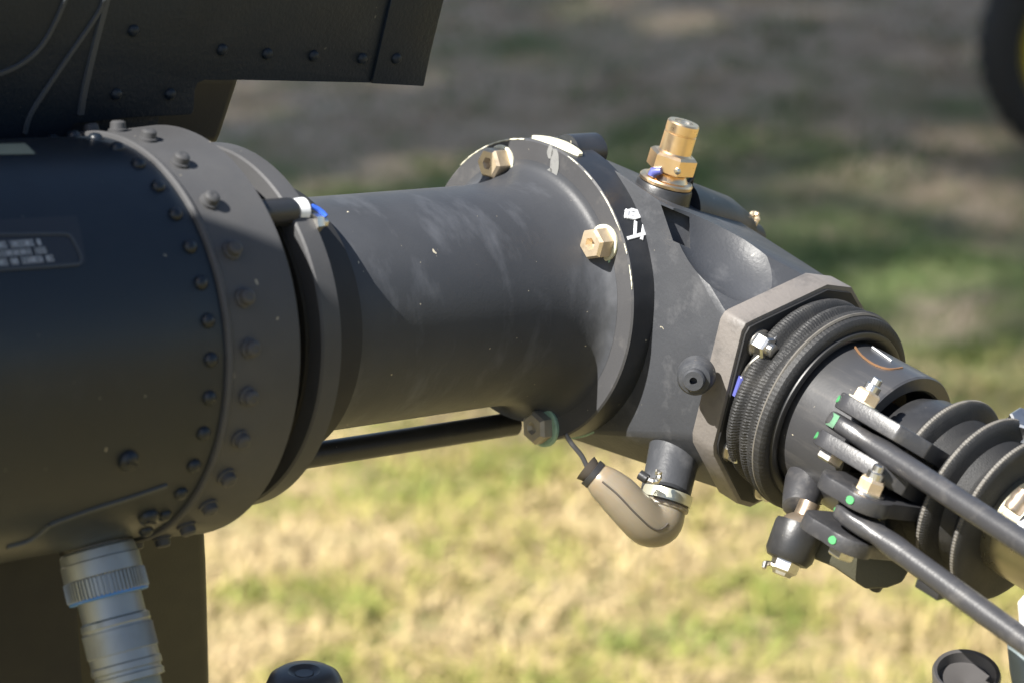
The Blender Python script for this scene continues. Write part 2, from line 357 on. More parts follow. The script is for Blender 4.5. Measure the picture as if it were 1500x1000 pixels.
# ================================================================== unseen trees added to shade the far grass (left of the frame)
def leaf_material():
    m, t, b = newmat('tree_leaves'); L = t.links
    g = t.nodes.new('ShaderNodeNewGeometry'); r = t.nodes.new('ShaderNodeValToRGB')
    r.color_ramp.elements[0].color = (.03, .055, .015, 1); r.color_ramp.elements[1].color = (.09, .12, .035, 1)
    L.new(g.outputs['Random Per Island'], r.inputs[0]); L.new(r.outputs[0], b.inputs['Base Color']); b.inputs['Roughness'].default_value = .6
    return m
LEAF = leaf_material(); M['leaf'] = LEAF
def shade_tree_meshes():
    tr = MB(); tr.sweep([(0, 0, -.1), (.05, 0, 4), (-.1, .1, 9), (.0, .1, 15), (0, 0, 19)], [.44, .36, .30, .20, .05], 14)
    rs = random.Random(2)
    for k in range(9):
        a = k*2.4; z = 11.6+k*.6; d = Vector((math.cos(a), math.sin(a), .5)); p = Vector((0, .08, z))
        tr.sweep([p, p+d*1.2, p+d*2.6+Vector((0, 0, .4))], [.11, .07, .03], 8)
    rsn = np.random.RandomState(4); n = 10500
    d = rsn.normal(size=(n, 3)); d /= np.linalg.norm(d, axis=1)[:, None]; rad = rsn.rand(n)**.29
    lump = 1+.05*np.sin(3*d[:, 0]*2+1)*np.sin(5*d[:, 1])+.04*np.sin(7*d[:, 2]+2*d[:, 0])
    c = d*(rad*lump)[:, None]*np.array([4.5, 4.5, 3.9])+np.array([0, 0, 17.0])
    cr = MB(); vs = []; fs = []
    for i in range(n):
        nn = Vector(rsn.normal(size=3)).normalized(); a, u, v = basis(nn); s = .055+.05*rsn.rand(); p = Vector(c[i])
        o = len(vs); vs += [p+u*s, p+v*s*.7, p-u*s, p-v*s*.7]; fs.append((o, o+1, o+2, o+3))
    cr.add(vs, fs); return tr.mesh('trunk', 'bark'), cr.mesh('crown', 'leaf')
TR, CR = shade_tree_meshes()
for k, (tx, ty) in enumerate(((-9.2, -.15), (-11.3, .0), (-13.6, .3))):
    t = thing('tree', 'unseen leafy tree added outside the left edge to shade the far grass', 'tree', (tx, ty, 0), 'added shade trees left of the picture', rig=False)
    for nm, me in (('trunk', TR), ('crown', CR)):
        o = bpy.data.objects.new(nm, me); COL.objects.link(o); o.parent = t; o.rotation_euler.z = k*1.3
    t.scale = (1.2, 1.2, 1.2)

# ================================================================== cart whose wheel shows at the right edge
cart = thing('wheeled_cart', 'parked cart showing one black tyre with a yellow rim on the shaded ground', 'cart', (1.398, 6.6, 0), rig=False)
def wheel_mesh():
    ty = MB(); prof = []
    for k in range(25):
        a = -PI*.62+2*PI*.62*k/24
        prof.append((.085*math.sin(a)*.95, .225+.075*math.cos(a)))
    def tread(th, t):
        return (-.006 if int(th/(2*PI)*72) % 2 else 0.0) if abs(t) < .05 else 0.0
    ty.lathe((0, 0, 0), Y, prof, 144, cap=False, disp=tread)
    rm = MB(); rm.lathe((0, 0, 0), Y, [(-.070, .212), (-.078, .206), (-.074, .196), (-.03, .17), (-.02, .10), (-.035, .06), (-.05, .05), (-.055, 0)], 64, cap=False)
    rm.lathe((0, 0, 0), Y, [(.06, .20), (.03, .17), (.02, 0)], 64, cap=False)
    return ty.mesh('tyre', 'tyre'), rm.mesh('rim', 'yellow')
TY, RM = wheel_mesh()
for (wx, wy) in ((1.398, 6.6), (3.4, 6.1), (3.4, 7.4)):
    wpart = bpy.data.objects.new('wheel', MB().lathe((0, 0, 0), Y, [(-.045, 0), (-.045, .035), (.05, .035), (.05, 0)], 20, cap=False).mesh('wheel', 'cart')); COL.objects.link(wpart)
    wpart.parent = cart; wpart.location = (wx-1.398, wy-6.6, .298); OFF[wpart.name] = Vector((0, 0, 0))
    for nm, me in (('tyre', TY), ('rim', RM)):
        o = bpy.data.objects.new(nm, me); COL.objects.link(o); o.parent = wpart
body = MB(); body.prism([(1.0, 6.2, .62), (1.6, 6.12, .62), (3.9, 6.2, .62), (3.9, 7.3, .62), (1.6, 7.2, .62), (1.0, 7.0, .62)], (0, 0, .5))
part('body', body, 'cart', cart, bevel=.04)
part('engine_cover', MB().box((2.9, 6.75, 1.32), (.75, .45, .22)), 'cart', cart, bevel=.05)
part('rear_axle', MB().lathe((3.4, 6.1, .298), Y, [(0, .03), (1.3, .03)], 16), 'cart', cart)
part('axle_mount', MB().box((3.4, 6.75, .45), (.08, .2, .18)), 'cart', cart)
part('front_fork', MB().box((1.398, 6.70, .45), (.05, .03, .19)), 'cart', cart)

# ================================================================== helicopter tail
tail = thing('helicopter_tail', 'black helicopter tail boom, fin, drive tube and gearbox in front of the grass', 'helicopter', (0.0534, 0, 0))
# ---- boom
bp = [(.284, .0806), (.288, .0809), (.32, .0813), (.40, .0824), (.60, .085), (.92, .089), (.95, .083), (.955, 0)]
mb = MB().lathe((0, 0, 0), X, bp, 128, cap=False)
boom = part('tail_boom', mb, 'boom', tail)
mb = MB().lathe((0, 0, 0), X, [(.2535, .0655), (.2532, .0828), (.2542, .0838), (.2640, .0832), (.2780, .0823), (.2852, .0819), (.2857, .0825), (.2865, .0829), (.2874, .0828), (.2882, .0822), (.2885, .0808)], 160, cap=False)
ring = part('boom_end_ring', mb, 'ring', tail, angle=30)
mb = MB().lathe((0, 0, 0), X, [(.200, .058), (.26, .066), (.262, 0)], 96, cap=False); part('inner_sleeve', mb, 'void', tail)
# rivets
rv = MB().lathe((0, 0, 0), Z, [(-.0003, .0031), (.0005, .0030), (.0015, .0026), (.0023, .0015), (.0025, 0)], 12).mesh('rivet', 'boom')
rv2 = MB().lathe((0, 0, 0), Z, [(-.0003, .0040), (.0010, .0040), (.0013, .0033), (.0036, .0031), (.0043, .0024), (.0045, .0010), (.0041, 0)], 14).mesh('ring_bolt', 'ring')
for d in range(-14, 20):
    a = 8.5+10.4*d; 
    if -150 < a < 215: 
        p = ring_pt(.2955, .0809, a); place('rivet', rv, boom, p, ring_pt(0, 1, a))
RB = [121, 108.5, 94.6, 79.2, 63.2, 47.6, 34.3, 20.9, 7.9, -4.6, -17.2, -29.4, -41.6, -54, -66.5, -79, -92, -105, 134, 147, 160, 173]
for a in RB: place('ring_bolt', rv2, ring, ring_pt(.2780, .0822, a), ring_pt(0, 1, a), roll=a)
# dome screws, access panel beads, placard, stripe
scr = MB().lathe((0, 0, 0), Z, [(-.001, .0042), (.0012, .0042), (.0026, .0032), (.0033, .0015), (.0030, 0)], 20)
scr.box((0, 0, .0033), (.0026, .0005, .0004), 0)
scr = scr.mesh('dome_screw', 'boom')
def boom_r(x): return .0809+(x-.288)*.0135
def on_boom(x, deg, lift=0.0): return ring_pt(x, boom_r(x)+lift, deg)
bn = lambda p: Vector((0, p.y, p.z))
for (u_, d_) in ((0.32940, -6.66691), (0.30437, -31.81125)): place('dome_screw', scr, boom, on_boom(u_, d_), ring_pt(0, 1, d_), roll=d_)
def bpath(pts): return densify([on_boom(*p, .0002) for p in pts], 6)
part('panel_seam', ribbon(bn, bpath(((0.35403, -26.87024), (0.33845, -23.43030), (0.32122, -20.89999), (0.30526, -18.24262))), .0022, .0006), 'bead', boom)
part('panel_seam', ribbon(bn, bpath(((0.36673, -35.41258), (0.35751, -33.55853), (0.35403, -26.87024))), .0022, .0006), 'bead', boom)
def boom_patch(pts, lift, n=8):
    """film on the boom: quad grid between two edges given as (x, angle) corner points a-b (upper) and d-c (lower)"""
    a, b, c, d = pts; mb = MB(); vs = []; fs = []
    for i in range(n+1):
        for j in range(n+1):
            s, t = i/n, j/n
            x = (a[0]*(1-s)+b[0]*s)*(1-t)+(d[0]*(1-s)+c[0]*s)*t; g = (a[1]*(1-s)+b[1]*s)*(1-t)+(d[1]*(1-s)+c[1]*s)*t
            vs.append(on_boom(x, g, lift))
    fs = [(i*(n+1)+j, i*(n+1)+j+1, (i+1)*(n+1)+j+1, (i+1)*(n+1)+j) for i in range(n) for j in range(n)]
    return mb.add(vs, fs)
part('placard', boom_patch(((0.38497, 62.70295), (0.34025, 62.16894), (0.34486, 47.97035), (0.39410, 47.03448)), .0002), 'plate', boom)
part('placard_border', ribbon(bn, bpath(((0.38507, 58.13299), (0.35939, 57.07794), (0.34897, 56.48584), (0.34706, 54.70200), (0.34629, 49.81120), (0.34790, 47.95049), (0.35287, 47.65704), (0.38215, 48.01958), (0.39070, 48.14411))), .0012, .0005), 'bead', boom)
part('olive_stripe', boom_patch(((0.35423, 99.69808), (0.33169, 98.88652), (0.33565, 89.48013), (0.36265, 90.48069)), .0003), 'stripe', boom)
txt = MB(); rs = random.Random(11)
for row, (x0, x1, g0, g1) in enumerate(((0.38896, 0.36212, 55.55753, 53.77279), (0.39035, 0.36096, 53.03802, 51.48968), (0.39153, 0.35871, 50.71708, 49.01141))):
    x = x0
    while x > x1:
        wd = rs.uniform(.0009, .0016)
        if rs.random() < .12: x -= .0014; continue
        for (q0, q1) in ((0, .35), (.6, 1)) if rs.random() < .6 else ((0, 1),):
            k = boom_patch([(x, g0+(g1-g0)*q0), (x-wd, g0+(g1-g0)*q0), (x-wd, g0+(g1-g0)*q1), (x, g0+(g1-g0)*q1)], .0005, 1)
            txt.add(k.v, k.f)
        x -= wd+.0004
part('placard_print', txt, 'print', boom)

# ---- fin behind the boom and the riveted panel on it
FY = -.050
mb = MB()
fin_poly = [(.236, .040), (.236, .0835), (.325, .0835), (.325, .128), (.372, .150), (.458, .216), (.557, .323), (.642, .391), (.702, .437), (.722, .465), (.78, .56), (1.15, .56), (1.15, .040)]
mb.prism([(x, FY-.004, z) for x, z in fin_poly], (0, -.016, 0))
part('vertical_fin', mb, 'fin', tail, bevel=.0015)
mb = MB()   # swept edge strip seen through the notch
mb.prism([(0.16966, -0.08500, 0.07748), (0.17495, -0.08500, 0.04340), (0.22064, -0.08500, 0.04565), (0.20971, -0.08500, 0.07868)], (0, -.018, 0))
part('fin_spar', mb, 'finbrown', tail, bevel=.005, seg=3)
mb = MB()
mb.prism([(0.17096, -0.05000, -0.11783), (0.16260, -0.05000, -0.14739), (0.14381, -0.05000, -0.22029), (0.11361, -0.05000, -0.34007), (0.22384, -0.05000, -0.31064), (0.26384, -0.05000, -0.10400)], (0, -.02, 0))
part('lower_fin', mb, 'finolive', tail, bevel=.006, seg=4)
mb = MB()
mb.prism([(0.26873, -0.01500, -0.10519), (0.26039, -0.01500, -0.13963), (0.24958, -0.01500, -0.17901), (0.22757, -0.01500, -0.26917), (0.36991, -0.01500, -0.23275), (0.39223, -0.01500, -0.08531)], (0, -.02, 0))
part('lower_fin_fairing', mb, 'void', tail, bevel=.003)
mb = MB().prism([(0.09546, -0.05000, 0.08203), (0.12608, -0.05000, 0.08465), (0.19941, -0.05000, 0.08826), (0.21945, -0.05000, 0.08890), (0.22277, -0.05000, 0.08780), (0.22351, -0.05000, 0.08480), (0.22201, -0.05000, 0.07502), (0.22346, -0.05000, 0.07356), (0.25465, -0.05000, 0.07363), (0.28143, -0.05000, 0.07209), (.300, -.05, .050), (.46, -.05, .050), (.46, -.05, .1285), (.094, -.05, .1285)], (0, -.0035, 0))
fp = part('fin_panel', mb, 'fin', tail, bevel=.0006)
mb = MB().prism([(0.12739, -0.04850, 0.08494), (0.12653, -0.04850, 0.12841), (0.09718, -0.04850, 0.12816), (0.09609, -0.04850, 0.08262)], (0, -.0020, 0))
part('edge_strip', mb, 'fin', fp, bevel=.0006)
fpr = MB().lathe((0, 0, 0), Z, [(-.0005, .0027), (.0006, .0026), (.0016, .0021), (.0022, .0011), (.0023, 0)], 12).mesh('rivet', 'fin')
for q in ((0.21359, -0.05000, 0.10232), (0.18898, -0.05000, 0.09990), (0.16309, -0.05000, 0.09833), (0.13513, -0.05000, 0.09635), (0.11656, -0.04850, 0.09642), (0.26103, -0.05000, 0.11163), (0.26376, -0.05000, 0.08440), (0.23628, -0.05000, 0.08343)):
    place('rivet', fpr, fp, q, Y)
fnn = lambda p: Y
for pts, wd in (([(0.27972, -0.04980, 0.07623), (0.27998, -0.04980, 0.08739), (0.27868, -0.04980, 0.10713), (0.27704, -0.04980, 0.12494), (0.27683, -0.04980, 0.13350)], .0034),
                ([(0.30530, -0.04980, 0.06913), (0.30377, -0.04980, 0.07808), (0.29439, -0.04980, 0.09511), (0.28088, -0.04980, 0.11783), (0.27837, -0.04980, 0.12495)], .0021),
                ([(0.32466, -0.04980, 0.09402), (0.31286, -0.04980, 0.09879), (0.30462, -0.04980, 0.10599), (0.29961, -0.04980, 0.11670), (0.29671, -0.04980, 0.12657)], .0021)):
    part('sealant_bead', ribbon(fnn, densify(pts, 6), wd, .0009), 'bead', fp)

# ---- clamp disc on the tube, its boss and locking bolt
mb = MB().lathe((0, 0, 0), X, [(.2252, .052), (.2252, .0742), (.2262, .0756), (.2350, .0756), (.2359, .0748), (.2359, .060)], 160, cap=False)
disc = part('clamp_disc', mb, 'ring', tail, angle=30)
mb = MB().lathe((0, 0, 0), X, [(.2355, .058), (.2355, .0675), (.2378, .0675), (.2378, .058)], 128, cap=False)
part('spacer_ring', mb, 'finbrown', tail, angle=30)
ba = (0.24678, 0.03693, 0.06870); bb = (0.22824, 0.03700, 0.06810)
bd = Vector((-1, 0, 0))
mb = MB().lathe((.2535, .0345, .0655), bd, [(-.006, .0056), (.019, .0056), (.0208, .0050), (.0208, 0)], 28); part('pivot_boss', mb, 'black', disc)
mb = MB().lathe((.2318, .0345, .0655), bd, [(0, .0049), (.0045, .0052), (.0055, .0042), (.0055, 0)], 20); part('painted_bolt_end', mb, 'white', disc, label='white painted bolt end on the clamp disc')
mb = MB().lathe((.2262, .0405, .0625), bd, [(0, .0040), (.003, .0040), (.004, .0034), (.004, 0)], 6); mb.lathe((.2225, .0405, .0625), bd, [(0, .0022), (.003, .0022), (.0035, .0015), (.0035, 0)], 14)
part('locking_nut', mb, ['steel'], disc)
mb = MB().sweep([(.2250, .0368, .0680), (.2228, .0380, .0672), (.2210, .0396, .0660), (.2204, .0412, .0650)], .0011, 8); part('blue_lockwire_tube', mb, 'blue', disc)

# ---- drive tube with its flared end, and the bolted flange
mb = MB().lathe((0, 0, 0), X, [(.230, .0500), (.100, .0500), (.084, .0500), (.076, .0503), (.069, .0509), (.0635, .0519), (.059, .0534), (.056, .0551), (.0543, .0569), (.0537, .0585), (.0535, .0602)], 160, cap=False)
part('drive_tube', mb, 'tube', tail)
def flange_outline(r):
    out = []
    for k in range(240):
        a = -PI+2*PI*k/240; d = math.degrees(a)
        p = Vector((0, r*math.cos(a), r*math.sin(a)))
        if -118 < d < -64:       # cut away where the oil pipe passes
            if d > -74: p = Vector((0, .0290+(d+64)*.0006, -.0640+(-64-d)*.0013))
            else:
                rr = .0512; p = Vector((0, rr*math.cos(a), rr*math.sin(a)))
        out.append(p)
    return out
FX0, FX1 = .0342, .0534
ol = flange_outline(.0695); oi = flange_outline(.0687)
mb = MB(); n = len(ol)
vs = [Vector((FX1, *p.yz)) for p in oi]+[Vector((FX1-.0008, *p.yz)) for p in ol]+[Vector((FX0, *p.yz)) for p in ol]
fs = [tuple(range(n)), tuple(reversed(range(2*n, 3*n)))]; mi = [0, 0]
for k in range(n):
    k2 = (k+1) % n; fs.append((k, k2, n+k2, n+k)); mi.append(0); fs.append((n+k, n+k2, 2*n+k2, 2*n+k)); mi.append(1)
mb.v = vs; mb.f = fs; mb.m = mi
flange = part('bolted_flange', mb, ['flange', 'rim'], tail, angle=30)
# hexagon bolts with drilled heads on sealed washers
hb = MB(); hb.lathe((0, 0, 0), Z, [(0, .0082), (.0010, .0082), (.0014, .0076), (.0014, 0)], 28, 0)
hb.lathe((0, 0, .0016), Z, [(0, .0073), (.0064, .0073), (.0078, .0062), (.0078, .0030), (.0050, .0016), (.0046, 0)], 6, 1, cap=False)
hbm = hb.mesh('flange_bolt', ['cream', 'gold'], angle=20)
hb2 = MB(); hb2.lathe((0, 0, 0), Z, [(0, .0094), (.0012, .0094), (.0018, .0086), (.0018, 0)], 28, 0)
hb2.lathe((0, 0, .0016), Z, [(0, .0077), (.0050, .0077), (.0066, .0062), (.0068, .0030), (.0050, .0016), (.0046, 0)], 6, 1, cap=False)
hbm2 = hb2.mesh('flange_bolt', ['palegreen', 'rust'], angle=20)
M['oldbolt'] = paint('dull_stained_bolt', (.30, .27, .22), .5, metal=.4, scuff=(.20, .12, .06), scuff_amt=.8, scuff_scale=(140, 140, 140), var_scale=150)
hbm2.materials[1] = M['oldbolt']
for (y, z, rl, me, lb) in ((-.0316, .0505, .2, hbm, None), (.0412, .0412, .5, hbm, None), (.0330, -.0530, .9, hbm2, 'dull stained bolt ringed with green sealant at the bottom of the flange'), (-.055, -.022, .3, hbm, None)):
    place('flange_bolt', me, flange, (FX1, y, z), X, roll=rl, label=lb)
for (y, z) in ((-.0300, .0440), (.0425, .0345)):
    mb = MB().lathe((FX1, y, z), X, [(0, .0050), (.0006, .0044), (.0008, 0)], 18); part('green_sealant_spot', mb, 'palegreen', flange)
# sealant round the rim and at the joint to the gearbox
fr = lambda p: Vector((0, p.y, p.z))
def rimpath(x, r, a0, a1, n=18, wob=.0): 
    f_ = noise1(9, int(a0*7)); return [ring_pt(x+wob*f_(math.radians(a0+(a1-a0)*i/n)), r, a0+(a1-a0)*i/n) for i in range(n+1)]
part('sealant_patch', ribbon(fr, rimpath(.0470, .0692, 83, 108, 18, .0005), [.003+.0075*math.sin(PI*i/18)**.6 for i in range(19)], .0016), 'cream', flange)
part('sealant_bead', ribbon(fr, rimpath(.0333, .0690, 28, 61, 26, .0006), [.0036+.0008*math.sin(i*1.7) for i in range(27)], .0016), 'cream', flange)
part('sealant_bead', ribbon(fr, rimpath(.0338, .0692, -12, 10, 18, .0003), .0015, .0007), 'palegreen', flange)
part('sealant_bead', ribbon(fr, rimpath(.0338, .0692, -32, -15, 14, .0004), [.0018+.0006*math.sin(i*2.1) for i in range(15)], .0008), 'palegreen', flange)
part('sealant_bead', ribbon(fr, rimpath(.0345, .0690, -60, -40, 14, .0005), .0040, .0012), 'palegreen', flange)
part('edge_sealant', ribbon(lambda p: Vector((1, p.y*8, p.z*8)), rimpath(.0532, .0692, 108, 146, 24, .0002), [.0007+.0004*math.sin(i*2.3) for i in range(25)], .0003), 'cream', flange)
for a0_, a1_ in ((24, 33), (37, 41), (46, 63), (69, 74), (78, 84)):
    part('edge_sealant', ribbon(lambda p: Vector((1, p.y*8, p.z*8)), rimpath(.0532, .0692, a0_, a1_, 14, .0002), [.0002+.0007*abs(math.sin(i*.9+a0_))*math.sin(PI*(i+.5)/15) for i in range(15)], .0002), 'cream', flange)
# hand-painted figures on the rim: 0 and 4
def rim_stroke(pts, w):
    mb = MB(); P = [ring_pt(x, .0695, a) for x, a in pts]
    for i in range(len(P)-1):
        d = (P[i+1]-P[i]).normalized()*.0009; k = ribbon(fr, [P[i]-d, (P[i]+P[i+1])/2, P[i+1]+d], [w*.9, w, w*.85], .0003+.00006*i); mb.add(k.v, k.f)
    return mb
DG = (((0.04472, 53.27945), (0.04055, 53.61695), (0.03652, 52.50571), (0.03765, 50.84907), (0.04241, 50.27810), (0.04665, 51.09496), (0.04472, 53.27945)), ((0.04424, 52.09478), (0.03878, 51.77322)), ((0.04234, 48.31633), (0.04533, 43.87031)), ((0.04979, 42.80689), (0.03502, 44.33302)), ((0.03652, 48.52964), (0.04177, 42.32870)))
for st in DG: part('painted_figure', rim_stroke(st, .0021), 'white', flange, label='white hand painted figure on the dark flange rim')
# chalky scuffs on the face of the flange
def blot(c, e1, e2, r1, r2, seed, nrm, lift):
    f_ = noise1(1, seed); c = Vector(c); e1 = Vector(e1).normalized(); e2 = Vector(e2).normalized(); nrm = Vector(nrm).normalized()
    rim = [c+nrm*.0000+e1*r1*(1+.28*f_(t))*math.cos(t)+e2*r2*(1+.28*f_(t+2))*math.sin(t) for t in [2*PI*i/22 for i in range(22)]]
    mb = MB(); top = [p*0.12+c*0.0+p*.88+nrm*lift for p in rim]
    mb.prism([p-nrm*.0004 for p in rim], nrm*(lift+.0004)); return mb
for i, (y, z, r1, r2, ang) in enumerate(((0.00020, 0.06320, 0.00280, 0.00750, 0.20000), (-0.00354, 0.05378, 0.00300, 0.00720, -0.55000), (-0.01675, 0.04849, 0.00260, 0.00300, 0.00000), (-0.00790, 0.04737, 0.00260, 0.00300, -0.40000), (-0.00382, 0.06688, 0.00180, 0.00300, 0.30000))):
    e1 = Vector((0, math.cos(ang), math.sin(ang))); e2 = Vector((0, -math.sin(ang), math.cos(ang)))
    part('chalk_scuff', blot((.0535, y, z), e1, e2, r1, r2, i+3, X, .00025), 'chalk', flange)
mb = MB().lathe((.0345, -0.00431, 0.06538), (-1, 0, 0), [(-.008, .0085), (.010, .0085), (.013, .006), (.013, 0)], 24)
part('back_bolt_boss', mb, 'rim', flange)
# ---- oil pipe below the tube
mb = MB().lathe((.27, 0, -.0692), (-1, 0, 0), [(0, .0056), (.232, .0056)], 28)
part('oil_pipe', mb, 'black', tail)

# ---- gearbox casting: hull of the flange circle and the square output face
def hull_mesh(pts):
    bm = bmesh.new()
    for p in pts: bm.verts.new(p)
    r = bmesh.ops.convex_hull(bm, input=bm.verts)
    bmesh.ops.delete(bm, geom=list({g for g in r['geom_interior']+r['geom_unused'] if isinstance(g, bmesh.types.BMVert)}), context='VERTS')
    bmesh.ops.dissolve_limit(bm, angle_limit=math.radians(5), verts=bm.verts, edges=bm.edges)
    return bm
OUT = [(.0440, .0330), (.0425, .0365), (.0385, .0378), (-.006, .0505), (-.024, .0475), (-.044, .0300), (-.0480, .005), (-.0430, -.0280), (-.024, -.0500), (.004, -.0580), (.0130, -.0550), (.0400, -.0270), (.0420, -.0220)]
pts = [(.0338, .0672*math.cos(a), .0672*math.sin(a)) for a in [2*PI*k/64 for k in range(64)]]
pts += [(x*.97, .1085, z*.97) for x, z in OUT]
pts += [(0.03820, 0.05200, 0.06510), (0.01512, 0.05200, 0.06001), (-0.00742, 0.05000, 0.05370), (0.00137, 0.05500, -0.05476), (0.02566, 0.09800, -0.03203), (-0.01245, 0.07200, 0.04976), (-.030, .030, .048), (-.046, .045, .030), (-.040, -.03, .03), (-.045, .0, -.03), (-.03, .04, -.056), (-.02, -.04, -.03)]
bm = hull_mesh(pts)
gme = bpy.data.meshes.new('gearbox_housing'); bm.to_mesh(gme); bm.free()
def boolean(me, cutters):
    o = bpy.data.objects.new('work', me); COL.objects.link(o); tmp = [o]
    for c in cutters:
        q = bpy.data.objects.new('work', c); COL.objects.link(q); tmp.append(q)
        md = o.modifiers.new('b', 'BOOLEAN'); md.object = q; md.operation = 'DIFFERENCE'; md.solver = 'EXACT'
    dg = bpy.context.evaluated_depsgraph_get(); dg.update()
    r = bpy.data.meshes.new_from_object(o.evaluated_get(dg))
    for q in tmp: bpy.data.objects.remove(q)
    return r
pk = bpy.data.meshes.new('pocket'); k = MB().prism(((0.06827, 0.07954, 0.07632), (0.05745, 0.08817, 0.07328), (0.05851, 0.09403, 0.06077), (0.06584, 0.08958, 0.06305)), (-0.03497, -0.02943, -0.01465)); pk.from_pydata([tuple(p) for p in k.v], [], k.f)
b2 = bmesh.new(); b2.from_mesh(pk); bmesh.ops.recalc_face_normals(b2, faces=b2.faces); b2.to_mesh(pk); b2.free()
bsc = bmesh.new(); bmesh.ops.create_icosphere(bsc, subdivisions=4, radius=1.0)
sc_n = Vector((.295, .364, .884)).normalized()
bmesh.ops.transform(bsc, verts=bsc.verts, matrix=Matrix.Translation(Vector((.0225, .0830, .0508))+sc_n*.0195) @ Matrix.Rotation(-.47, 4, 'X') @ Matrix.Diagonal((.026, .040, .026, 1)))
scm = bpy.data.meshes.new('scoop'); bsc.to_mesh(scm); bsc.free()
gme = boolean(gme, [scm, pk]); gme.name = 'gearbox_housing'; gme.materials.clear()
OFFT = OFF[tail.name]
gme.transform(Matrix.Translation(-OFFT)); finish(gme, 'cast', angle=50, bevel=.0022, seg=3)
gb = part('gearbox_housing', gme, 'cast', tail)
# output face: primer coloured edge, front blackened for the shade behind the boot
mb = MB().prism([(x, .1075, z) for x, z in OUT], (0, .0135, 0))
of = part('output_flange', mb, 'taupe', tail, bevel=.0012, label='square output flange with a bare primer edge')
mb = MB().prism([(x*.955, .1205, z*.955) for x, z in OUT], (0, .0016, 0)); part('flange_face', mb, 'void', of, bevel=.0005)
sn = MB(); sn.lathe((0, 0, 0), Z, [(0, .0064), (.0012, .0064), (.0012, 0)], 20); sn.lathe((0, 0, .0012), Z, hexprof(.0055, .0060), 6); sn.lathe((0, 0, .007), Z, [(0, .0030), (.0025, .0030), (.003, .0022), (.003, 0)], 14)
snm = sn.mesh('output_nut', 'steel', angle=25)
for (x, z) in ((.0325, .0270), (.0010, -.0470), (-.034, .022), (.030, -.024)): place('output_nut', snm, of, (x, .1220, z), Y, roll=x*30)
mb = MB()
mb.sweep(densify([(.0385, .1235, .0120), (.0375, .1250, .0185), (.0350, .1275, .0240), (.0330, .1285, .0275), (.0290, .1280, .0315), (.0240, .1260, .0340)], 4), .0009, 7, 0)
part('lockwire', mb, 'steel', of)
for sw in ([(.0390, .1235, .0030), (.0388, .1240, .0120)], [(.0250, .1262, .0338), (.0120, .1250, .0372)]):
    part('lockwire_sleeve', MB().sweep(sw, .0019, 8), 'violet', of)
mb = ribbon(lambda p: X+Y*.3, densify([(0.03845, 0.10850, 0.02452), (0.03829, 0.10750, 0.01491), (0.03666, 0.10700, 0.00465)], 5), [.0022]*11, .0012)
part('sealant_smear', mb, 'cream', of)
# boss with a drilled plug on the front face
bc = Vector((0.05722, 0.11354, 0.00899)); bdv = Vector((.80, .58, .10)).normalized()
mb = MB().lathe(bc-bdv*.006, bdv, [(0, .0085), (.006, .0078), (.0078, .0068), (.0084, .0050), (.0112, .0049), (.0120, .0042), (.0120, .0017), (.008, .0016), (.008, 0)], 32)
part('plug_boss', mb, 'cast', gb)
# raised mould lettering and a paint mark on the top
for i, (c, dx) in enumerate((((-0.00273, 0.08162, 0.04092), (-0.00191, 0.00098, 0.00193)), ((-0.00353, 0.08280, 0.04036), (-0.00191, 0.00098, 0.00193)), ((-0.00521, 0.08477, 0.04007), (-0.00144, 0.00070, 0.00151)), ((-0.00639, 0.08659, 0.03909), (-0.00146, 0.00058, 0.00179)), ((-0.00615, 0.08532, 0.04089), (-0.00159, 0.00235, -0.00112)), ((-0.00780, 0.08742, 0.04032), (-0.00146, 0.00058, 0.00179)), ((-0.00273, 0.08162, 0.04092), (-0.00077, 0.00130, -0.00084)))):
    c = Vector(c); mb = MB()
    mb.sweep([c, c+Vector(dx)], .0007, 6); part('mould_mark', mb, 'cast', gb)
# rear lobe of the casting with its knob and twisted lockwire
ra, rb_ = Vector((-0.00248, 0.03403, 0.04678)), Vector((-0.05775, 0.03201, 0.03031))
dv = (rb_-ra); ln = dv.length
mb = MB().lathe(ra, dv, [(-.01, .0165), (ln*.45, .0160), (ln*.75, .0125), (ln*.85, .0085), (ln, .0085), (ln+.003, .0065), (ln+.003, 0)], 36)
part('rear_lobe', mb, 'rim', gb)
wp = [(-0.04843, 0.03126, 0.04183), (-0.05034, 0.03268, 0.04297), (-0.05280, 0.03412, 0.04513), (-0.05326, 0.03580, 0.04302), (-0.05137, 0.03551, 0.03991), (-0.04961, 0.03344, 0.04021)]
part('twisted_lockwire', MB().sweep(densify(wp, 3), [.0012+.0005*(i % 2) for i in range(16)], 8), 'gold', gb)
mb = ribbon(lambda p: Z, densify([(0.04139, 0.08663, 0.06600), (0.03036, 0.08603, 0.06400), (0.02190, 0.08961, 0.06100), (0.01349, 0.09704, 0.05700)], 5), [.0012+.0008*math.sin(i) for i in range(16)], .0006)
# boss under the brass valve
BV = Vector((0.01921, 0.03751, 0.06627)); BD = Vector((-0.00228, -0.00039, 0.02758)).normalized()
mb = MB().lathe(BV-BD*.018, BD, [(0, .0165), (.006, .0145), (.012, .0132), (.0168, .0128), (.0176, .0122), (.0176, 0)], 36)
part('valve_boss', mb, 'black', gb)
# drain spigot
da, db_ = Vector((0.02289, 0.08529, -0.03746)), Vector((0.03929, 0.10005, -0.05606)); dd = (db_-da).normalized(); dl = (db_-da).length
mb = MB().lathe(da, dd, [(-.008, .0135), (.0, .0122), (dl*.5, .0115), (dl, .0112), (dl+.001, .010), (dl+.001, 0)], 32)
part('drain_spigot', mb, 'cast', gb)

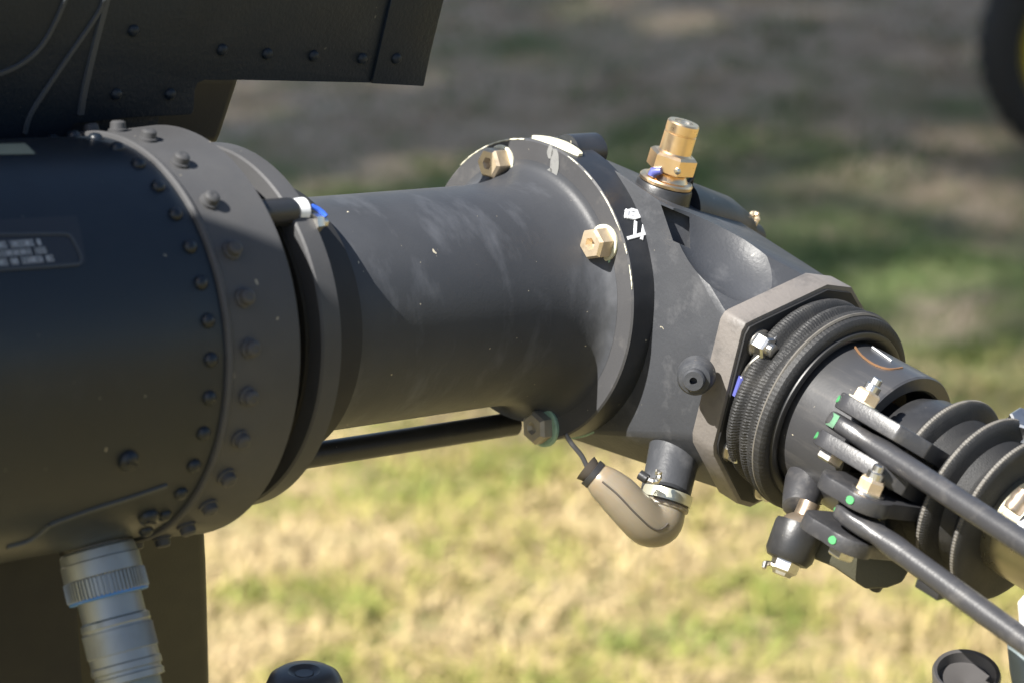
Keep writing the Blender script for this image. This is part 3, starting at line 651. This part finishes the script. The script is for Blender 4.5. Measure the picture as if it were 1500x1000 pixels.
# ================================================================== brass valve
valve = thing('brass_valve', 'gold coloured cylindrical valve with a hexagon base standing on the gearbox', 'valve', BV)
part('flange_washer', MB().lathe(BV, BD, [(0, .0122), (.0014, .0124), (.0022, .0118), (.0024, .0098), (.0048, .0082), (.0052, .0078)], 40), 'brass', valve)
part('hexagon', MB().lathe(BV+BD*.0052, BD, [(0, .0084), (.0012, .0112), (.0080, .0112), (.0092, .0098), (.0092, 0)], 6, a0=.35), 'brass', valve, angle=22)
bar = MB().lathe(BV+BD*.0144, BD, [(0, .0080), (.0007, .0074), (.0090, .0074), (.0092, .0071), (.0097, .0071), (.0099, .0074), (.0138, .0074), (.0145, .0068), (.0145, .0042)], 40, cap=False)
part('barrel', bar, 'brass', valve, angle=25)
part('barrel_bore', MB().lathe(BV+BD*.0288, BD, [(0, .0043), (-.0030, .0040), (-.0045, 0)], 24, cap=False), 'steel', valve)
a_, u_, v_ = basis(BD)
vv = Vector((.45, .75, 0)).normalized()
part('locking_pin', MB().lathe(BV+BD*.0095+vv*.0095, vv, [(0, .0016), (.0020, .0015), (.0026, 0)], 10), 'steel', valve)
v3 = Vector((.95, .1, -.05)).normalized()
part('lockwire_sleeve', MB().sweep([BV+BD*.0085+v3*.0085+vv*.004, BV+BD*.0070+v3*.0120, BV+BD*.0050+v3*.0125], [.0016, .0022, .0018], 10), 'violet', valve)
part('lockwire', MB().sweep([BV+BD*.001-X*.010+Y*.004, BV+BD*.003-X*.0135+Y*.003, BV+BD*-.002-X*.015+Y*.002], .0010, 8), 'rim', valve)

# ================================================================== amber drain boot
AB = [(0.04043, 0.10223, -0.05652), (0.04275, 0.10404, -0.06142), (0.04675, 0.10693, -0.06584), (0.05318, 0.10644, -0.06612), (0.05991, 0.10273, -0.06120), (0.06602, 0.09580, -0.05497), (0.07078, 0.09007, -0.05106), (0.07310, 0.08649, -0.04913)]
ab = densify(AB, 5)
rad_key = [.0098, .0099, .0102, .0100, .0095, .0091, .0078, .0060]
rr = [rad_key[min(i//5, 7)]*(1-(i % 5)/5)+rad_key[min(i//5+1, 7)]*(i % 5)/5 for i in range(len(ab))]
drain = thing('drain_boot', 'amber rubber drain elbow tied shut hanging under the gearbox', 'drain hose', AB[0])
part('rubber_elbow', MB().sweep(ab, rr, 28), 'amber', drain)
camdir = (Vector((0.94967, 0.83261, 0.44047))-Vector(AB[3])).normalized()
seam = [Vector(p)+((camdir-(Vector(ab[min(i+1, len(ab)-1)])-Vector(ab[max(i-1, 0)])).normalized()*camdir.dot((Vector(ab[min(i+1, len(ab)-1)])-Vector(ab[max(i-1, 0)])).normalized())).normalized()*.93+Vector((.25, .25, -.25))*.0).normalized()*rr[i]*.985 for i, p in enumerate(ab)]
M['seam'] = paint('dark_mould_seam', (.06, .05, .04), .5)
part('mould_seam', MB().sweep(seam[13:-4], .00050, 6), 'seam', drain)
adir = (Vector(AB[1])-Vector(AB[0])).normalized()
part('clamp_band', MB().lathe(Vector(AB[0])-adir*.0005, adir, [(-.002, .0104), (-.002, .0113), (.0028, .0113), (.0028, .0104)], 40, cap=False), 'tin', drain, angle=30)
part('clamp_lip', MB().lathe(Vector(AB[0])+adir*.0026, adir, [(0, .0100), (.0008, .0110), (.0022, .0110), (.0030, .0100)], 36), 'amber', drain)
ks = [Vector(p) for p in ((0.06182, 0.10135, -0.04274), (0.06076, 0.10443, -0.04338), (0.05921, 0.10765, -0.04335), (0.05765, 0.10878, -0.04235), (0.05694, 0.10795, -0.03951), (0.05818, 0.10653, -0.03936))]
part('clamp_screw', MB().lathe(ks[0], ks[1]-ks[0], [(0, .0022), (.004, .0022), (.0048, .0014), (.0048, 0)], 12), 'black', drain)
part('lockwire', MB().sweep(densify(ks[1:], 3), [.0011+.0004*(i % 2) for i in range(13)], 7), 'steel', drain)
tp = Vector(AB[-1]); td = (Vector(AB[-1])-Vector(AB[-2])).normalized()
part('gathered_end', MB().sweep([tp-td*.001, tp+td*.0015, tp+td*.0035, tp+td*.0055], [.0066, .0048, .0056, .0062], 16, flat=(Y, .75)), 'seam', drain)
part('tie', MB().lathe(tp+td*.0012, td, [(-.0013, .0048), (-.0013, .0066), (.0013, .0066), (.0013, .0048)], 20, cap=False), 'smooth_rubber', drain)
cd = [tp+td*.004, Vector((0.07243, 0.07539, -0.04488)), Vector((0.07013, 0.06629, -0.04385)), Vector((0.07189, 0.06245, -0.04039))]
part('cord', MB().sweep(densify(cd, 5), .0011, 8), 'smooth_rubber', drain)
part('tie_tail', MB().sweep([tp-td*.0005, Vector((0.07798, 0.08689, -0.05362))], .0008, 6), 'smooth_rubber', drain)

# ================================================================== rotor hub on the output shaft
hub = thing('rotor_hub', 'black tail rotor hub with ribbed bellows and a bored sleeve on the gearbox output', 'rotor hub', (0, .125, 0))
# folded rubber boot between output face and sleeve
def fold(amp, seed):
    f_ = noise1(1, seed); return lambda th, t: amp*f_(th+(t-.1225)*55)*(1 if t < .1425 else .6) + .00022*math.sin(th*185+t*900)*min(1, max(0, (.1505-t)/.004))
prof = [(.1222, .0385), (.1230, .0412), (.1242, .0432), (.1258, .0443), (.1272, .0446), (.1285, .0442), (.1296, .0431), (.1304, .0418), (.1311, .0412), (.1318, .0418), (.1326, .0434), (.1338, .0448), (.1352, .0454), (.1364, .0450), (.1372, .0443), (.1379, .0440), (.1387, .0446), (.1398, .0458), (.1412, .0465), (.1428, .0466), (.1442, .0463)]
part('rubber_boot', MB().lathe((0, 0, 0), Y, prof, 600, cap=False, disp=fold(.0026, 5), up=X), 'rubber', hub)
f5 = noise1(1, 5)
part('boot_seam', MB().lathe((0, 0, 0), Y, [(.1440, .0458), (.1440, .0468), (.1448, .0470), (.1454, .0462)], 240, cap=False, disp=lambda th, t: .0008*f5(th)), 'crest', hub)
part('boot_front', MB().lathe((0, 0, 0), Y, [(.1450, .0464), (.1478, .0462), (.1492, .0448), (.1496, .0425), (.1492, .0405)], 400, cap=False, disp=lambda th, t: .00014*math.sin(th*130)), 'rubber', hub)
part('boot_collar', MB().lathe((0, 0, 0), Y, [(.1490, .0412), (.1506, .0408), (.1512, .0396), (.1510, .0380), (.1496, .0366), (.1480, .0352)], 128, cap=False), 'smooth_rubber', hub)
# bored sleeve
part('hub_sleeve', MB().lathe((0, 0, 0), Y, [(.125, .0340), (.150, .0352), (.1840, .0356), (.1850, .0350), (.1850, .0295), (.1840, .0285), (.165, .0280), (.158, .0200), (.158, 0)], 128, cap=False), 'sleeve', hub, angle=30)
syn = lambda p: Vector((p.x, 0, p.z))
part('brown_stain', ribbon(syn, densify(((0.00439, 0.15155, 0.03553), (0.00780, 0.15874, 0.03494), (0.00899, 0.16702, 0.03465), (0.00675, 0.17358, 0.03516), (-0.00023, 0.17525, 0.03580)), 5), [.0006+.0005*abs(math.sin(i*1.3)) for i in range(21)], .0003), 'rust', hub)
part('scratch', ribbon(syn, densify(((-0.00447, 0.15428, 0.03552), (-0.00258, 0.16143, 0.03571), (-0.00096, 0.16834, 0.03579)), 4), .0007, .0003), 'white', hub)
part('red_grease', MB().lathe((-.012, .163, .0150), Y, [(0, .0085), (.001, .0070), (.0014, 0)], 20), 'rust', hub)
part('inner_shaft', MB().lathe((0, 0, 0), Y, [(.150, .0180), (.200, .0180), (.203, .0165), (.215, .0165)], 64), 'black', hub)
part('shaft_rivet', MB().lathe(Vector((.0115, .1925, .0140)), Vector((.63, 0, .77)), [(0, .0030), (.0010, .0028), (.0018, .0014), (.0019, 0)], 14), 'steel', hub)
# spider body and ribbed bellows
part('spider', MB().lathe((0, 0, 0), Y, [(.186, .020), (.188, .027), (.196, .030), (.212, .030), (.214, .026)], 64), 'black', hub)
rib = lambda th, t: .00016*math.sin(th*190+t*500)
bel = [(.205, .0275), (.2078, .0330), (.2088, .0356), (.2100, .0365), (.2116, .0366), (.2128, .0358), (.2138, .0335), (.2150, .0295), (.2200, .0270), (.2262, .0290), (.2280, .0335), (.2291, .0364), (.2304, .0375), (.2321, .0376), (.2333, .0367), (.2343, .0340), (.2356, .0296), (.2410, .0272), (.2450, .0290), (.2464, .0335), (.2474, .0359), (.2486, .0368), (.2500, .0368), (.2510, .0358), (.2515, .0335), (.2516, .0290), (.2514, .0215)]
part('bellows', MB().lathe((0, 0, 0), Y, bel, 600, cap=False, disp=rib), 'rubber', hub)
for s_, r_ in ((.2112, .0367), (.2314, .0377), (.2494, .0369)):
    part('bellows_crest', MB().lathe((0, 0, 0), Y, [(s_-.0013, r_-.0008), (s_-.0008, r_+.0001), (s_+.0006, r_+.0001), (s_+.0011, r_-.0008)], 480, cap=False, disp=lambda th, t: .00016*math.sin(th*150)), 'crest', hub)
part('rotor_shaft', MB().lathe((0, 0, 0), Y, [(.248, .0218), (.256, .0218), (.2565, .0222), (.285, .0222), (.36, .0222), (.362, 0)], 64), 'chrome', hub)
# clevis lugs
T1 = Vector((-.43, 0, .90)).normalized(); D1 = Vector((.90, 0, .43)).normalized(); C1 = Vector((.044, .1885, .0185))
T2 = Vector((-.20, 0, .98)).normalized(); D2 = Vector((.98, 0, .20)).normalized(); C2 = Vector((.0600, .2165, -.0070))
def lug(c, t, d, off, th, r=.0100, ext=.036, back=0.0, inner=.028):
    c = c + t*(off-th/2)
    o = arc(c - Y*back, r, PI*.5, PI*1.0, 8, Y, d) + [c - Y*(back+r) - d*inner] + [c + Y*ext - d*inner, c + Y*ext - d*.004, c + Y*(ext-.010) + d*r*.8]
    return MB().prism(o, t*th)
for off in (.0088, -.0088):
    part('clevis_lug', lug(C1, T1, D1, off, .0072, r=.0098), 'rod', hub, bevel=.0009)
def lug2(c, t, d, off, th):
    c = c + t*(off-th/2)
    o = arc(c, .0115, -PI*.15, PI*.62, 10, Y, d) + arc(c-Y*.011+d*.001, .0105, PI*.5, PI, 8, Y, d) + [c-Y*.0215-d*.034, c+Y*.012-d*.034]
    return MB().prism(o, t*th)
for off in (.0088, -.0095):
    part('clevis_lug', lug2(C2, T2, D2, off, .0068), 'rod', hub, bevel=.0009)
def clevis_bolt(c, t, top, bot):
    k = MB(); p = c+t*top
    k.lathe(p, t, [(0, .0070), (.0010, .0070), (.0010, 0)], 24, 0)
    k.lathe(p+t*.001, t, hexprof(.0058, .0052), 6, 1); k.lathe(p+t*.006, t, [(0, .0036), (.0030, .0036), (.0034, .0030), (.0034, .0018)], 16, 2)
    k.lathe(p+t*.009, t, [(0, .0024), (.003, .0024), (.0035, .0018), (.0035, 0)], 14, 2)
    q = c+t*bot; k.lathe(q, -t, hexprof(.0060, .0042), 6, 2); return k
b1 = part('clevis_bolt', clevis_bolt(C1, T1, .0120, -.0120), ['cream', 'gold', 'steel'], hub, angle=22)
b2_ = part('clevis_bolt', clevis_bolt(C2, T2, .0122, -.0130), ['steel', 'gold', 'steel'], hub, angle=22)
def dot(pos, nrm, r):
    a, u, v = basis(nrm); q = int(abs(pos[0])*1e5)+int(abs(pos[1])*1e5); f_ = noise1(1, q)
    return MB().prism([Vector(pos)-a*.0003+(u*math.cos(t)+v*math.sin(t)*.85)*r*(1+.16*f_(t)) for t in [2*PI*k/18 for k in range(18)]], a*.0007)
for p, n_ in (((0.04589, 0.18099, 0.02916), (0.57999, -0.76604, 0.27711)), ((0.05348, 0.18099, 0.01328), (0.57999, -0.76604, 0.27711)), ((0.06947, 0.21750, 0.00391), (0.97608, 0.08716, 0.19920)), ((0.07312, 0.21750, -0.01402), (0.97608, 0.08716, 0.19920))): part('green_paint_dot', dot(p, n_, .0019), 'green', hub)
# threaded stud and short shiny link under the sleeve
la, lb = Vector((0.02705, 0.16298, -0.02127)), Vector((0.03773, 0.17107, -0.02818))
part('link_barrel', MB().lathe(la, lb-la, [(-.006, .0085), (0, .0090), (.0095, .0082), (.0150, .0072), (.0158, .0060), (.0158, 0)], 28), 'rod', hub)
# pitch arm with its ball joint
arm = thing('pitch_arm', 'dark pitch arm with a round ball joint hanging below the rotor hub', 'pitch arm', (0.04889, 0.18149, -0.03458))
ja, jb = Vector((0.04278, 0.17836, -0.03125)), Vector((0.05034, 0.18177, -0.04629)); jd = (jb-ja).normalized(); jl = (jb-ja).length
part('ball_housing', MB().lathe(ja, jd, [(.0005, .0085), (.0005, .0106), (.0020, .0110), (jl-.003, .0105), (jl-.0005, .0090), (jl, .0070), (jl, 0)], 40), 'black', arm, angle=30)
part('ball', MB().lathe(ja, jd, [(.0008, .0088), (-.0015, .0076), (-.0030, .0058), (-.0036, .0048), (-.0100, .0046), (-.0100, 0)], 32, cap=False), 'dullbrass', arm)
part('castle_nut', MB().lathe(jb, jd, [(-.001, .0064), (.0040, .0060), (.0050, .0045), (.0062, .0040), (.0062, 0)], 6), 'steel', arm, angle=25)
part('split_pin', MB().sweep([jb+jd*.0040-Y*.006, jb+jd*.0030+X*.004-Y*.006, jb+jd*.0015+X*.0085-Y*.004, jb+jd*.003+X*.0095-Y*.003], [.0012, .0012, .0013, .0009], 8), 'steel', arm)
ap = [Vector(p) for p in (((0.04203, 0.18174, -0.03586), (0.03318, 0.18934, -0.03239), (0.02494, 0.19524, -0.02708), (0.00980, 0.21510, -0.03339), (0.01130, 0.21616, -0.03817), (0.01413, 0.21643, -0.04413), (0.01894, 0.21321, -0.04763), (0.02568, 0.20738, -0.05020), (0.03444, 0.19489, -0.04473), (0.04156, 0.18630, -0.04309)))]
nrm = (ap[0]-Vector((0.94967, 0.83261, 0.44047))).normalized()
part('arm_body', MB().prism(ap, nrm*.012), 'olive', arm, bevel=.0016)
part('arm_bolt_head', MB().lathe((0.01721, 0.20571, -0.05057), (0, -.3, -1), [(-.004, .0036), (.0012, .0034), (.0020, .0025), (.0020, 0)], 16), 'black', arm)

# control rods
def control_rod(c, t, d, end, label, mark):
    r = thing('control_rod', label, 'control rod', c, 'control rods at the rotor hub')
    dv = (Vector(end)-c); L_ = dv.length; dv.normalize(); w_ = t.cross(dv).normalized()
    k = MB(); vs = []; fs = []; n = 28
    rows = [(-.0088, .0022, .0026), (-.0083, .0048, .0034), (-.0070, .0070, .0037), (-.0045, .0084, .0038), (0, .0090, .0039), (.0040, .0086, .0039), (.0085, .0074, .0040), (.0130, .0062, .0043), (.0180, .0056, .0048), (.0230, .0054, .0051), (.0270, .0051, .0050), (.0300, .0049, .0049), (L_*.5, .0049, .0049), (L_, .0049, .0049)]
    for (s_, a_, b_) in rows:
        for q in range(n):
            th = 2*PI*q/n; cx, cy = math.cos(th), math.sin(th); e_ = .55 if s_ < .012 else 1.0
            cx = math.copysign(abs(cx)**e_, cx); cy = math.copysign(abs(cy)**e_, cy)
            vs.append(c+dv*s_+w_*cx*a_+t*cy*b_)
    for i_ in range(len(rows)-1):
        for q in range(n): fs.append((i_*n+q, i_*n+(q+1) % n, (i_+1)*n+(q+1) % n, (i_+1)*n+q))
    fs += [tuple(reversed(range(n))), tuple((len(rows)-1)*n+q for q in range(n))]
    k.add(vs, fs); part('rod_body', k, 'rod', r, angle=50)
    return r, dv
r1, v1 = control_rod(C1, T1, D1, (0.05999, 0.33538, 0.02044), 'upper black control rod with a green painted eye end', True)
part('green_paint_band', MB().lathe(C1-T1*.0030, T1, [(0, .00915), (.0060, .00915)], 10, cap=False), 'green', r1) if False else None
gp = MB(); vs = []; fs = []
for i in range(9):
    a = math.radians(95+75*i/8); dv_ = Y*math.cos(a)+D1*math.sin(a)
    for q in (-.0034, .0034): vs.append(C1+T1*q*.85+dv_*.0091)
for i in range(8): fs.append((2*i, 2*i+1, 2*i+3, 2*i+2))
M['greenfade'] = paint('green_painted_end', (.10, .22, .13), .4, scuff=(.06, .07, .06), scuff_amt=.8, scuff_scale=(160, 160, 160))
part('green_paint_band', gp.add(vs, fs), 'greenfade', r1)
r2, v2 = control_rod(C2, T2, D2, (0.06855, 0.36088, -0.01352), 'lower black control rod running below the bellows', False)
part('green_paint_dot', dot((0.06441, 0.20871, -0.00610), (.85, -.5, .1), .0016), 'green', r2)
part('rod_clip', MB().box(C2+v2*.046-Z*.0055, (.003, .006, .0018)), 'black', r2, bevel=.0005)
# white blade root and its bolts at the right edge
root = MB().sweep(densify([(0.02868, 0.27556, 0.01895), (0.02043, 0.28405, 0.00561), (0.01695, 0.29057, -0.01340), (0.01774, 0.29933, -0.03056)], 5), [.0065]*5+[.0110]*5+[.0150]*6, 24)
part('blade_root', root, 'white', hub)
part('blade_nut', MB().lathe((-0.01627, 0.23072, 0.03103), (.3, .2, .9), [(-.004, .0095), (0, .0095), (.0002, .0068), (.006, .0068), (.0068, .0058), (.0068, 0)], 6), 'steel', hub, angle=25)
part('blade_bolt', MB().lathe((0.03194, 0.26772, 0.01826), Vector((0.02847, 0.26817, 0.02412))-Vector((0.03194, 0.26772, 0.01826)), [(0, .0040), (.002, .0044), (.004, .0038), (.006, .0044), (.008, .0036), (.0095, .0036), (.0095, 0)], 16), 'dullbrass', hub)
part('lower_shield', MB().sweep([(0.01782, 0.27915, -0.03681), (0.01510, 0.28641, -0.04456), (0.01283, 0.29669, -0.05856)], [.004, .008, .010], 16), 'hose', hub)

# ================================================================== cable connector under the boom
ca, cb = Vector((0.30543, 0.04212, -0.06867)), Vector((0.30314, 0.07863, -0.11544))
cdv = (cb-ca).normalized()
cab = thing('cable_connector', 'grey metal cable connector with a blue ring screwed into the underside of the boom', 'cable connector', ca)
kn = lambda th, t: .00035*(1 if math.sin(th*60) > 0 else -1)
part('mounting_base', MB().lathe(ca, cdv, [(-.022, .0175), (-.003, .0172), (-.001, .0150), (.002, .0145)], 40), 'black', cab)
part('coupling_nut', MB().lathe(ca, cdv, [(.001, .0140), (.0025, .0152), (.0060, .0154), (.0064, .0158), (.0125, .0159), (.0130, .0156)], 64, cap=False), 'aluminium', cab, angle=25)
part('bright_label_band', MB().lathe(ca, cdv, [(.0068, .0160), (.0122, .0161)], 64, cap=False), 'white', cab) if False else None
part('knurled_ring', MB().lathe(ca, cdv, [(.0128, .0157), (.0132, .0161), (.0205, .0162), (.0210, .0156)], 480, cap=False, disp=kn), 'aluminium', cab)
part('blue_ring', MB().lathe(ca, cdv, [(.0206, .0150), (.0206, .0159), (.0216, .0160), (.0219, .0156), (.0219, .0130)], 64, cap=False), 'bluering', cab, angle=25)
part('backshell', MB().lathe(ca, cdv, [(.0215, .0128), (.0300, .0128), (.0308, .0138), (.0330, .0140), (.0335, .0137), (.0480, .0138), (.0486, .0142), (.0510, .0142), (.0514, .0134), (.0528, .0134), (.0532, .0141), (.0556, .0140), (.0560, .0120)], 80, cap=False), 'aluminium', cab, angle=25)
part('knurled_grip', MB().lathe(ca, cdv, [(.0345, .0138), (.0348, .0141), (.0440, .0141), (.0443, .0138)], 360, cap=False, disp=lambda th, t: .00022*math.sin(th*90+t*2400)), 'aluminium', cab)
ce = Vector((0.30100, 0.08983, -0.13134)); cf = Vector((0.30197, 0.10561, -0.17545))
part('hose', MB().sweep(densify([ca+cdv*.054, ca+cdv*.075, ce, cf], 6), .0120, 32), 'hose', cab)

# ================================================================== the two black caps at the bottom edge
RI = RIG.inverted()
def cap_post(px, name, label, cat, build):
    pass
W1 = RIG @ Vector((0.19186, 0.05856, -0.14639)); W2 = RIG @ Vector((0.01932, 0.26441, -0.06959))
post = thing('capped_post', 'black domed cap with a dimpled top at the bottom edge left of centre', 'post cap', (W1.x, W1.y, 0), rig=False)
part('cap', MB().lathe((W1.x, W1.y, W1.z-.026), Z, [(0, .0168), (.018, .0168), (.0185, .0155), (.0195, .0155), (.0205, .0168), (.0260, .0166), (.0295, .0150), (.0318, .0115), (.0322, .0070), (.0310, .0052), (.0308, .0042), (.0312, .0038), (.0312, 0)], 64), 'knob', post)
part('pole', MB().lathe((W1.x, W1.y, 0), Z, [(-.05, .0150), (W1.z-.024, .0150)], 32), 'black', post)
tl = Vector((.10, -.55, .85)).normalized()
post2 = thing('tube_end', 'black rubber tube end with a raised lip at the lower right edge', 'tube end', (W2.x, W2.y+ .55, 0), rig=False)
tl = Vector((.02, -.30, .95)).normalized()
part('lipped_sleeve', MB().lathe(W2, tl, [(-.05, .0135), (-.012, .0138), (-.011, .0146), (-.009, .0146), (-.008, .0132), (.004, .0134), (.0098, .0142), (.0112, .0136), (.0106, .0122), (.006, .0112), (.004, 0)], 64), 'knob', post2)
part('bright_ring', MB().lathe(W2, tl, [(-.0122, .0136), (-.0122, .0148), (-.0106, .0148), (-.0106, .0136)], 48, cap=False), 'steel', post2)
L2 = (W2.z+.02)/tl.z
part('pole', MB().lathe(W2-tl*.04, -tl, [(0, .0125), (L2, .0125)], 32), 'black', post2)
